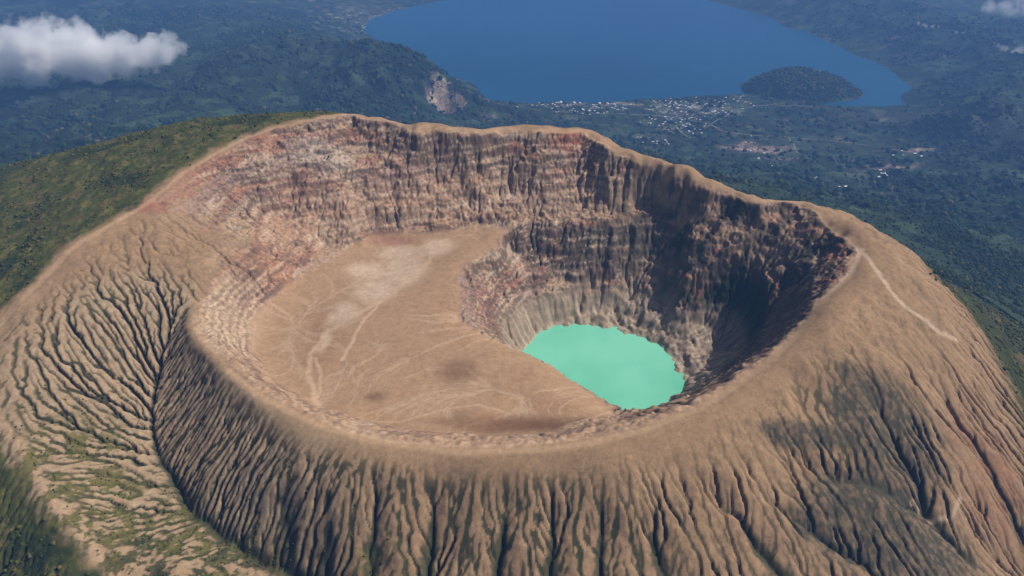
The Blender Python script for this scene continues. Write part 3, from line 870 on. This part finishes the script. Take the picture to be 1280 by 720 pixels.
def leaf_material(name):
    m = bpy.data.materials.new(name)
    nt, nd, ln = nodes_of(m)
    out, bs = nd.new('ShaderNodeOutputMaterial'), nd.new('ShaderNodeBsdfPrincipled')
    bs.inputs['Roughness'].default_value = 0.9
    bs.inputs['Specular IOR Level'].default_value = 0.1
    ln.new(bs.outputs[0], out.inputs[0])
    a = nd.new('ShaderNodeAttribute')
    a.attribute_name = 'surface_colour'
    tc, n = nd.new('ShaderNodeTexCoord'), nd.new('ShaderNodeTexNoise')
    n.inputs['Scale'].default_value = 0.9
    n.inputs['Detail'].default_value = 3
    ln.new(tc.outputs['Object'], n.inputs['Vector'])
    mr = nd.new('ShaderNodeMapRange')
    mr.inputs[1].default_value, mr.inputs[2].default_value = 0.3, 0.7
    mr.inputs[3].default_value, mr.inputs[4].default_value = 0.55, 1.45
    ln.new(n.outputs['Fac'], mr.inputs[0])
    vm = nd.new('ShaderNodeVectorMath')
    vm.operation = 'SCALE'
    ln.new(a.outputs['Color'], vm.inputs[0])
    ln.new(mr.outputs[0], vm.inputs['Scale'])
    ln.new(vm.outputs[0], bs.inputs['Base Color'])
    return m


def scatter(name, P, size, colr, mat):
    n = len(P)
    V = np.repeat(ICO_V[None], n, 0)
    V = V * RNG.uniform(0.55, 1.35, (n, 12, 1)).astype(np.float32)
    ang = RNG.uniform(0, 6.28, n)
    c, s = np.cos(ang)[:, None], np.sin(ang)[:, None]
    V = np.stack([V[:, :, 0] * c - V[:, :, 1] * s, V[:, :, 0] * s + V[:, :, 1] * c, V[:, :, 2] * RNG.uniform(0.7, 1.3, (n, 1))], 2)
    V = V * size[:, None, None] + P[:, None, :]
    F_ = (ICO_F[None] + (np.arange(n) * 12)[:, None, None]).reshape(-1)
    me = bpy.data.meshes.new(name)
    me.vertices.add(n * 12)
    me.vertices.foreach_set('co', V.astype(np.float32).ravel())
    nf = n * 20
    me.loops.add(nf * 3)
    me.polygons.add(nf)
    me.loops.foreach_set('vertex_index', F_.astype(np.int32))
    me.polygons.foreach_set('loop_start', np.arange(0, nf * 3, 3, dtype=np.int32))
    me.update(calc_edges=True)
    ca = me.color_attributes.new('surface_colour', 'FLOAT_COLOR', 'POINT')
    cc = np.concatenate([np.repeat(colr[:, None, :], 12, 1), np.ones((n, 12, 1))], 2)
    ca.data.foreach_set('color', cc.astype(np.float32).ravel())
    me.materials.append(mat)
    o = bpy.data.objects.new(name, me)
    COL.objects.link(o)
    o['kind'] = 'stuff'
    return o


mat_leaf = leaf_material('scrub_leaves')


def pick(prob, count, x0, x1, y0, y1):
    """random places on the ground with a chance taken from a core-grid field"""
    x, y = RNG.uniform(x0, x1, count), RNG.uniform(y0, y1, count)
    i = np.clip(np.round((x - cx[0]) / DX).astype(int), 0, nx - 1)
    j = np.clip(np.round((y - cy[0]) / DX).astype(int), 0, ny - 1)
    k = RNG.uniform(0, 1, count) < prob[j, i]
    return x[k], y[k], H[j[k], i[k]]


def greens(n, dark, light, olive=0.2):
    t = RNG.uniform(0, 1, (n, 1)) ** 1.6
    c = np.array(dark) * (1 - t) + np.array(light) * t
    o = RNG.uniform(0, 1, n) < olive
    c[o] = np.array((0.10, 0.085, 0.035)) * RNG.uniform(0.7, 1.2, (o.sum(), 1))
    return c


tree_p = green * outer * (0.08 + sstep(-0.05, 0.35, n1 + 0.7 * n2 + 0.4 * n3)) * sstep(10, 60, s_out)
x, y, z = pick(tree_p * 0.8, 110000, -1140, 1240, 400, 1730)
sz = (0.7 + 3.2 * RNG.uniform(0, 1, len(x)) ** 4) * np.where(x > 500, 1.25, 1.0)
scatter('scrub', np.stack([x, y, z + sz * 0.15], 1), sz, greens(len(x), (0.032, 0.042, 0.014), (0.095, 0.092, 0.028)), mat_leaf)
low_p = np.clip(out_m * left_veg * zeb ** 3 * 0.4 * (1 - smooth_band) + green * 0.7 * (1 - outer) * out_m * sstep(-0.2, 0.3, n2 + n3), 0, 1) * (1 - outer * 0.5)
x, y, z = pick(low_p, 90000, -800, 900, 430, 1000)
sz = 0.4 + 1.1 * RNG.uniform(0, 1, len(x)) ** 2
scatter('low_shrubs', np.stack([x, y, z + sz * 0.3], 1), sz, greens(len(x), (0.030, 0.034, 0.014), (0.080, 0.076, 0.028), 0.25), mat_leaf)

def woods(name, count, x0, x1, y0, y1, field, r0, r1, dark, light, olive):
    """tree groups on the lowland; field is a chance on the full grid"""
    x, y = RNG.uniform(x0, x1, count), RNG.uniform(y0, y1, count)
    i = np.clip(np.searchsorted(gx, x) - 1, 0, NX - 2)
    j = np.clip(np.searchsorted(gy, y) - 1, 0, NY - 2)
    k = RNG.uniform(0, 1, count) < field[j, i]
    x, y, i, j = x[k], y[k], i[k], j[k]
    t, s_ = (x - gx[i]) / (gx[i + 1] - gx[i]), (y - gy[j]) / (gy[j + 1] - gy[j])
    z = (Z[j, i] * (1 - t) + Z[j, i + 1] * t) * (1 - s_) + (Z[j + 1, i] * (1 - t) + Z[j + 1, i + 1] * t) * s_
    sz_ = r0 + (r1 - r0) * RNG.uniform(0, 1, len(x)) ** 2.5
    scatter(name, np.stack([x, y, z + sz_ * 0.15], 1), sz_, greens(len(x), dark, light, olive), mat_leaf)


dry = np.where(in_big & (ri > 0.98), 0.0, 1.0) * (Z > BIG_Z + 4)
wood_p = dry * np.clip(0.10 + sstep(-0.1, 0.3, m1 + 0.5 * m2) * 0.8, 0, 1)
near_core = sstep(-40, 60, far)
woods('forest', 75000, 850, 3300, 700, 3300, wood_p * near_core, 2.5, 8.0, (0.010, 0.022, 0.011), (0.040, 0.055, 0.020), 0.04)
woods('woodland', 110000, -5500, 6500, 2600, 8800, wood_p * (0.35 + 0.65 * (hill > 0.2)), 7.0, 24.0, (0.009, 0.021, 0.013), (0.034, 0.050, 0.024), 0.04)
woods('island_trees', 2600, ISL[0] - 600, ISL[0] + 600, ISL[1] - 340, ISL[1] + 340, dry * (ri < 1.0), 8.0, 20.0, (0.010, 0.022, 0.012), (0.040, 0.052, 0.022), 0.06)


# ------------------------------------------------------------------ country roads
def road(px_pts, width):
    W = []
    for a, b in zip(px_pts[:-1], px_pts[1:]):
        A_, B_ = at(a[0], a[1], -1430), at(b[0], b[1], -1430)
        n = max(2, int(math.hypot(B_[0] - A_[0], B_[1] - A_[1]) / 30))
        for k in range(n):
            t = k / n
            W.append((A_[0] + (B_[0] - A_[0]) * t, A_[1] + (B_[1] - A_[1]) * t))
    W = np.array(W)
    W[1:-1] = (W[:-2] + 2 * W[1:-1] + W[2:]) / 4
    W[:, 0] += 25 * np.sin(np.arange(len(W)) * 0.23)
    T = np.gradient(W, axis=0)
    T /= np.linalg.norm(T, axis=1)[:, None]
    Nn = np.stack([-T[:, 1], T[:, 0]], 1)
    bm = bmesh.new()
    prev = None
    for p, n in zip(W, Nn):
        row = [bm.verts.new((p[0] + n[0] * o, p[1] + n[1] * o, ground(p[0] + n[0] * o, p[1] + n[1] * o) + 1.2)) for o in (-width / 2, 0, width / 2)]
        if prev:
            for k in (0, 1):
                bm.faces.new((prev[k], prev[k + 1], row[k + 1], row[k]))
        prev = row
    bmesh.ops.recalc_face_normals(bm, faces=bm.faces[:])
    me = bpy.data.meshes.new('road')
    bm.to_mesh(me)
    bm.free()
    me.materials.append(road_mat)
    o = bpy.data.objects.new('road', me)
    COL.objects.link(o)
    o['kind'] = 'structure'


# ------------------------------------------------------------------ town by the lake
def house_mesh(name, w, d, h, roof_h, mats):
    bm = bmesh.new()
    def box(x0, x1, y0, y1, z0, z1, mi):
        vs = [bm.verts.new(p) for p in ((x0, y0, z0), (x1, y0, z0), (x1, y1, z0), (x0, y1, z0), (x0, y0, z1), (x1, y0, z1), (x1, y1, z1), (x0, y1, z1))]
        for f in ((3, 2, 1, 0), (4, 5, 6, 7), (0, 1, 5, 4), (1, 2, 6, 5), (2, 3, 7, 6), (3, 0, 4, 7)):
            bm.faces.new([vs[k] for k in f]).material_index = mi
    box(-w / 2, w / 2, -d / 2, d / 2, -4, h, 0)
    e = 0.6
    v = [bm.verts.new(p) for p in ((-w / 2 - e, -d / 2 - e, h + .02), (w / 2 + e, -d / 2 - e, h + .02), (w / 2 + e, d / 2 + e, h + .02), (-w / 2 - e, d / 2 + e, h + .02),
                                   (-w / 2 - e, 0, h + roof_h), (w / 2 + e, 0, h + roof_h))]
    for f in ((0, 1, 5, 4), (2, 3, 4, 5), (0, 4, 3), (1, 2, 5), (3, 2, 1, 0)):
        bm.faces.new([v[k] for k in f]).material_index = 1
    nwin = max(2, int(w / 4))
    for k in range(nwin):
        x = -w / 2 + (k + 0.5) * w / nwin
        for sgn in (-1, 1):
            y = sgn * (d / 2 + 0.05)
            box(x - 0.7, x + 0.7, min(y, y - sgn * 0.1), max(y, y - sgn * 0.1), 1.0, 2.4, 2)
    me = bpy.data.meshes.new(name)
    bm.to_mesh(me)
    bm.free()
    for m in mats:
        me.materials.append(m)
    return me


def plain(name, col, rough=0.8):
    m = bpy.data.materials.new(name)
    nt, nd, ln = nodes_of(m)
    out, bs = nd.new('ShaderNodeOutputMaterial'), nd.new('ShaderNodeBsdfPrincipled')
    bs.inputs['Roughness'].default_value = rough
    ln.new(bs.outputs[0], out.inputs[0])
    n, rp, tc = nd.new('ShaderNodeTexNoise'), nd.new('ShaderNodeValToRGB'), nd.new('ShaderNodeTexCoord')
    n.inputs['Scale'].default_value = 0.6
    n.inputs['Detail'].default_value = 4
    ln.new(tc.outputs['Object'], n.inputs['Vector'])
    rp.color_ramp.elements[0].color = tuple(c * 0.75 for c in col) + (1,)
    rp.color_ramp.elements[1].color = tuple(min(1, c * 1.12) for c in col) + (1,)
    ln.new(n.outputs['Fac'], rp.inputs[0])
    ln.new(rp.outputs[0], bs.inputs['Base Color'])
    return m


road_mat = plain('dusty_road', (0.24, 0.215, 0.175))
road([(690, 133), (760, 136), (830, 140), (890, 150), (905, 162), (930, 168), (985, 170)], 9)
road([(985, 170), (990, 190), (975, 205), (985, 225)], 8)
road([(985, 170), (1060, 178), (1130, 190), (1175, 212)], 7)
road([(890, 150), (915, 132), (965, 124), (1030, 126)], 8)
road([(830, 140), (845, 158), (870, 175)], 8)
white, cream = plain('white_plaster', (0.80, 0.78, 0.74)), plain('cream_plaster', (0.62, 0.54, 0.44))
zinc, clay, pane = plain('pale_metal_roof', (0.72, 0.72, 0.70), 0.5), plain('clay_roof', (0.36, 0.17, 0.11)), plain('window_glass', (0.05, 0.06, 0.07), 0.2)
HOUSES = [house_mesh('house', 18, 12, 6, 2.4, (white, zinc, pane)), house_mesh('house', 14, 10, 5, 3.0, (cream, clay, pane)),
          house_mesh('warehouse', 44, 20, 8, 3.0, (white, zinc, pane)), house_mesh('house', 22, 14, 6, 2.6, (cream, zinc, pane))]


def house(kind, px, py, zg, label, group):
    x, y, _ = at(px, py, zg)
    for _k in range(4):                             # settle on the ground
        z = ground(x, y)
        x, y, _ = at(px, py, z)
    z = ground(x, y)
    if z < BIG_Z + 1.5:
        return
    o = bpy.data.objects.new(HOUSES[kind].name.split('.')[0], HOUSES[kind])
    COL.objects.link(o)
    o.location = (x, y, z)
    o.rotation_euler = (0, 0, random.choice((0.2, 0.2, 1.77)) + random.uniform(-0.15, 0.15))
    s = random.uniform(0.6, 1.05)
    o.scale = (s, s, s)
    o['label'], o['category'], o['group'] = label, ('warehouse' if kind == 2 else 'house'), group


for k in range(9):
    house(2, 702 + k * 8.2 + random.uniform(-2, 2), 131 + random.uniform(-3.5, 3.5), -1492, 'long white shed in the pale row on the near lake shore', 'white sheds on the near lake shore')
CL = [(680, 130, 34, 5, 16), (745, 137, 46, 6, 30), (848, 131, 34, 9, 50), (890, 138, 34, 11, 32), (835, 152, 34, 5, 20), (865, 160, 18, 6, 16), (915, 128, 26, 6, 14)]
for px, py, sx_, sy_, n in CL:
    for k in range(int(n * 1.3)):
        house(random.choice((0, 0, 0, 1, 3)), random.gauss(px, sx_ * 0.55), random.gauss(py, sy_ * 0.6), -1480,
              'tiny pale house in the town clustered on the near lake shore', 'houses of the lakeside town')
for px, py, sx_, sy_, n in ((945, 185, 22, 9, 10), (1135, 195, 22, 8, 9), (1112, 217, 20, 5, 7), (970, 215, 16, 10, 6), (830, 178, 20, 6, 8), (1060, 235, 60, 20, 8)):
    for k in range(n):
        house(random.choice((0, 0, 1, 3)), random.gauss(px, sx_ * 0.6), random.gauss(py, sy_ * 0.6), -1400,
              'tiny pale farmhouse scattered over the valley fields below the crater', 'farmhouses on the valley floor')
for px, py in ((462, 24), (470, 21), (480, 17), (488, 14), (500, 11), (452, 40), (458, 50), (468, 58), (482, 66), (490, 71), (446, 30), (440, 14), (520, 7), (456, 33), (462, 54), (430, 25)):
    house(random.choice((0, 0, 3)), px + random.uniform(-3, 1), py - random.uniform(0.5, 2), -1490,
          'tiny pale house on the far left shore of the blue lake', 'houses on the far left lake shore')
for px, py in ((975, 121), (985, 122), (993, 124), (1003, 123), (1014, 124), (1025, 124), (968, 118)):
    house(random.choice((0, 0, 1)), px, py - 1.5, -1492, 'tiny pale house at the foot of the wooded island', 'houses at the foot of the island')

# ------------------------------------------------------------------ clouds
def cloud(name, label, blobs, base_z, dens, noise_scale):
    """blobs: px, py, radius in px, depth offset in radii"""
    P = []
    for px, py, r, off in blobs:
        c = at(px, py, base_z)
        mp = m_per_px(px, py, base_z)
        # keep the column: the height of the blob is measured straight up from the base point of the cloud
        P.append((px, py, r * mp, off))
    ref = at(sum(b[0] for b in blobs) / len(blobs), sum(b[1] for b in blobs) / len(blobs), base_z)
    S = []
    for (px, py, r, off) in P:
        Y = ref[1] + off * r
        u, v = (px - 640.0) / F, (360.0 - py) / F
        t = Y / (CP + v * SP)
        S.append((u * t, Y, CAM_Z + (-SP + v * CP) * t, r))
    mb = bmesh.new()
    o0 = np.array(ref)
    for x, y, z, r in S:
        g = bmesh.ops.create_icosphere(mb, subdivisions=3, radius=r * 1.12)
        bmesh.ops.translate(mb, verts=g['verts'], vec=(x - o0[0], y - o0[1], z - o0[2]))
    me = bpy.data.meshes.new(name)
    mb.to_mesh(me)
    mb.free()
    o = bpy.data.objects.new(name, me)
    COL.objects.link(o)
    rm = o.modifiers.new('remesh', 'REMESH')
    rm.mode = 'VOXEL'
    rm.voxel_size = max(s[3] for s in S) / 7
    o.location = ref
    dg = bpy.context.evaluated_depsgraph_get()
    me2 = bpy.data.meshes.new_from_object(o.evaluated_get(dg))
    o.modifiers.clear()
    o.data = me2
    bpy.data.meshes.remove(me)
    me2.name = name
    m = bpy.data.materials.new('cloud_vapour')
    nt, nd, ln = nodes_of(m)
    out, vol = nd.new('ShaderNodeOutputMaterial'), nd.new('ShaderNodeVolumePrincipled')
    ln.new(vol.outputs[0], out.inputs['Volume'])
    vol.inputs['Color'].default_value = (1.0, 1.0, 1.0, 1)
    vol.inputs['Anisotropy'].default_value = 0.2
    tc = nd.new('ShaderNodeTexCoord')
    prev = None
    for x, y, z, r in S:
        dn = nd.new('ShaderNodeVectorMath')
        dn.operation = 'DISTANCE'
        ln.new(tc.outputs['Object'], dn.inputs[0])
        dn.inputs[1].default_value = (x - o0[0], y - o0[1], z - o0[2])
        mr = nd.new('ShaderNodeMapRange')
        mr.inputs[1].default_value, mr.inputs[2].default_value = r * 1.12, r * 0.0
        mr.inputs[3].default_value, mr.inputs[4].default_value = 0.0, 1.0
        ln.new(dn.outputs['Value'], mr.inputs[0])
        if prev is None:
            prev = mr.outputs[0]
        else:
            mx = nd.new('ShaderNodeMath')
            mx.operation = 'MAXIMUM'
            ln.new(prev, mx.inputs[0])
            ln.new(mr.outputs[0], mx.inputs[1])
            prev = mx.outputs[0]
    n = nd.new('ShaderNodeTexNoise')
    n.inputs['Scale'].default_value = noise_scale
    n.inputs['Detail'].default_value = 5
    n.inputs['Roughness'].default_value = 0.6
    ln.new(tc.outputs['Object'], n.inputs['Vector'])
    ad = nd.new('ShaderNodeMath')
    ad.operation = 'MULTIPLY_ADD'
    ln.new(n.outputs['Fac'], ad.inputs[0])
    ad.inputs[1].default_value = 2.6
    ad.inputs[2].default_value = -1.55
    a2 = nd.new('ShaderNodeMath')
    a2.operation = 'ADD'
    ln.new(prev, a2.inputs[0])
    ln.new(ad.outputs[0], a2.inputs[1])
    mr = nd.new('ShaderNodeMapRange')
    mr.inputs[1].default_value, mr.inputs[2].default_value = 0.02, 0.75
    mr.inputs[3].default_value, mr.inputs[4].default_value = 0.0, dens
    ln.new(a2.outputs[0], mr.inputs[0])
    ln.new(mr.outputs[0], vol.inputs['Density'])
    me2.materials.clear()
    me2.materials.append(m)
    o['label'], o['category'] = label, 'cloud'
    return o


cloud('cloud', 'big white cumulus cloud drifting over the blue lowland left of the hill',
      [(-50, 70, 44, 0), (5, 72, 40, 0.1), (45, 64, 42, -0.2), (78, 60, 42, 0.2), (108, 70, 40, 0), (140, 70, 34, 0.2), (166, 72, 27, 0),
       (190, 68, 24, 0.3), (210, 60, 22, 0), (226, 60, 13, 0), (118, 88, 28, 0), (30, 84, 30, 0.3), (-20, 60, 40, 0.2)], -760, 0.05, 0.0062)
cloud('cloud', 'pale cloud bank cut off by the top right corner of the view',
      [(1240, 10, 12, 0), (1262, 6, 15, 0), (1285, 10, 16, 0.3), (1305, 14, 14, 0)], -1150, 0.012, 0.006)
cloud('cloud', 'low pale cloud behind the crest of the dark caldera ridge',
      [(1258, 60, 8, 0), (1272, 64, 10, 0), (1290, 66, 10, 0.3), (1247, 57, 5, 0)], -1200, 0.012, 0.009)
cloud('cloud', 'small white wisp sitting on the ridge above the lake',
      [(1148, 29, 4, 0), (1156, 31, 4.5, 0), (1165, 33, 4, 0), (1172, 34, 2.6, 0)], -1240, 0.02, 0.012)
cloud('cloud', 'smallest white wisp further right along the ridge',
      [(1196, 40, 3.5, 0), (1203, 42, 4, 0), (1209, 43, 2.6, 0)], -1240, 0.02, 0.012)

# ------------------------------------------------------------------ the air
zmin = float(Z.min())
bm = bmesh.new()
bmesh.ops.create_cube(bm, size=1.0)
me = bpy.data.meshes.new('haze')
bm.to_mesh(me)
bm.free()
hz = bpy.data.objects.new('haze', me)
COL.objects.link(hz)
top = CAM_Z + 20
hz.scale = (93000, 97000, top - (zmin - 1))
hz.location = (0, 2500, (top + zmin - 1) / 2)
m = bpy.data.materials.new('hazy_air')
nt, nd, ln = nodes_of(m)
out, vol = nd.new('ShaderNodeOutputMaterial'), nd.new('ShaderNodeVolumePrincipled')
vol.inputs['Color'].default_value = (0.20, 0.44, 0.95, 1)
vol.inputs['Density'].default_value = 6.2e-5
vol.inputs['Anisotropy'].default_value = 0.0
ln.new(vol.outputs[0], out.inputs['Volume'])
me.materials.append(m)
hz['kind'] = 'stuff'

# ------------------------------------------------------------------ daylight
SUN_EL, SUN_AZ = R(48), R(6)                       # azimuth measured from +X towards +Y
w = bpy.data.worlds.new('World')
SC.world = w
w.use_nodes = True
nd, ln = w.node_tree.nodes, w.node_tree.links
sky = nd.new('ShaderNodeTexSky')
sky.sky_type = 'NISHITA'
sky.sun_disc = False
sky.sun_elevation = SUN_EL
sky.sun_rotation = R(90) - SUN_AZ
sky.altitude = 500
sky.dust_density = 3.0
sky.air_density = 0.8
bg = nd['Background']
bg.inputs['Strength'].default_value = 0.05
ln.new(sky.outputs[0], bg.inputs['Color'])
sd = bpy.data.lights.new('sun', 'SUN')
sd.energy = 5.0
sd.angle = R(0.5)
sd.color = (1.0, 0.93, 0.83)
sun = bpy.data.objects.new('sun', sd)
COL.objects.link(sun)
sun.rotation_euler = (R(90) - SUN_EL, 0, R(90) + SUN_AZ)

vs = SC.view_settings
vs.view_transform = 'Standard'
vs.look = 'None'
vs.exposure = 0.06
vs.gamma = 1.0
vs.use_curve_mapping = False
SC.render.engine = 'CYCLES'
cy_ = SC.cycles
cy_.use_denoising = True
cy_.max_bounces = 26
cy_.diffuse_bounces = 2
cy_.volume_bounces = 24
cy_.volume_step_rate = 1.0
cy_.volume_max_steps = 256
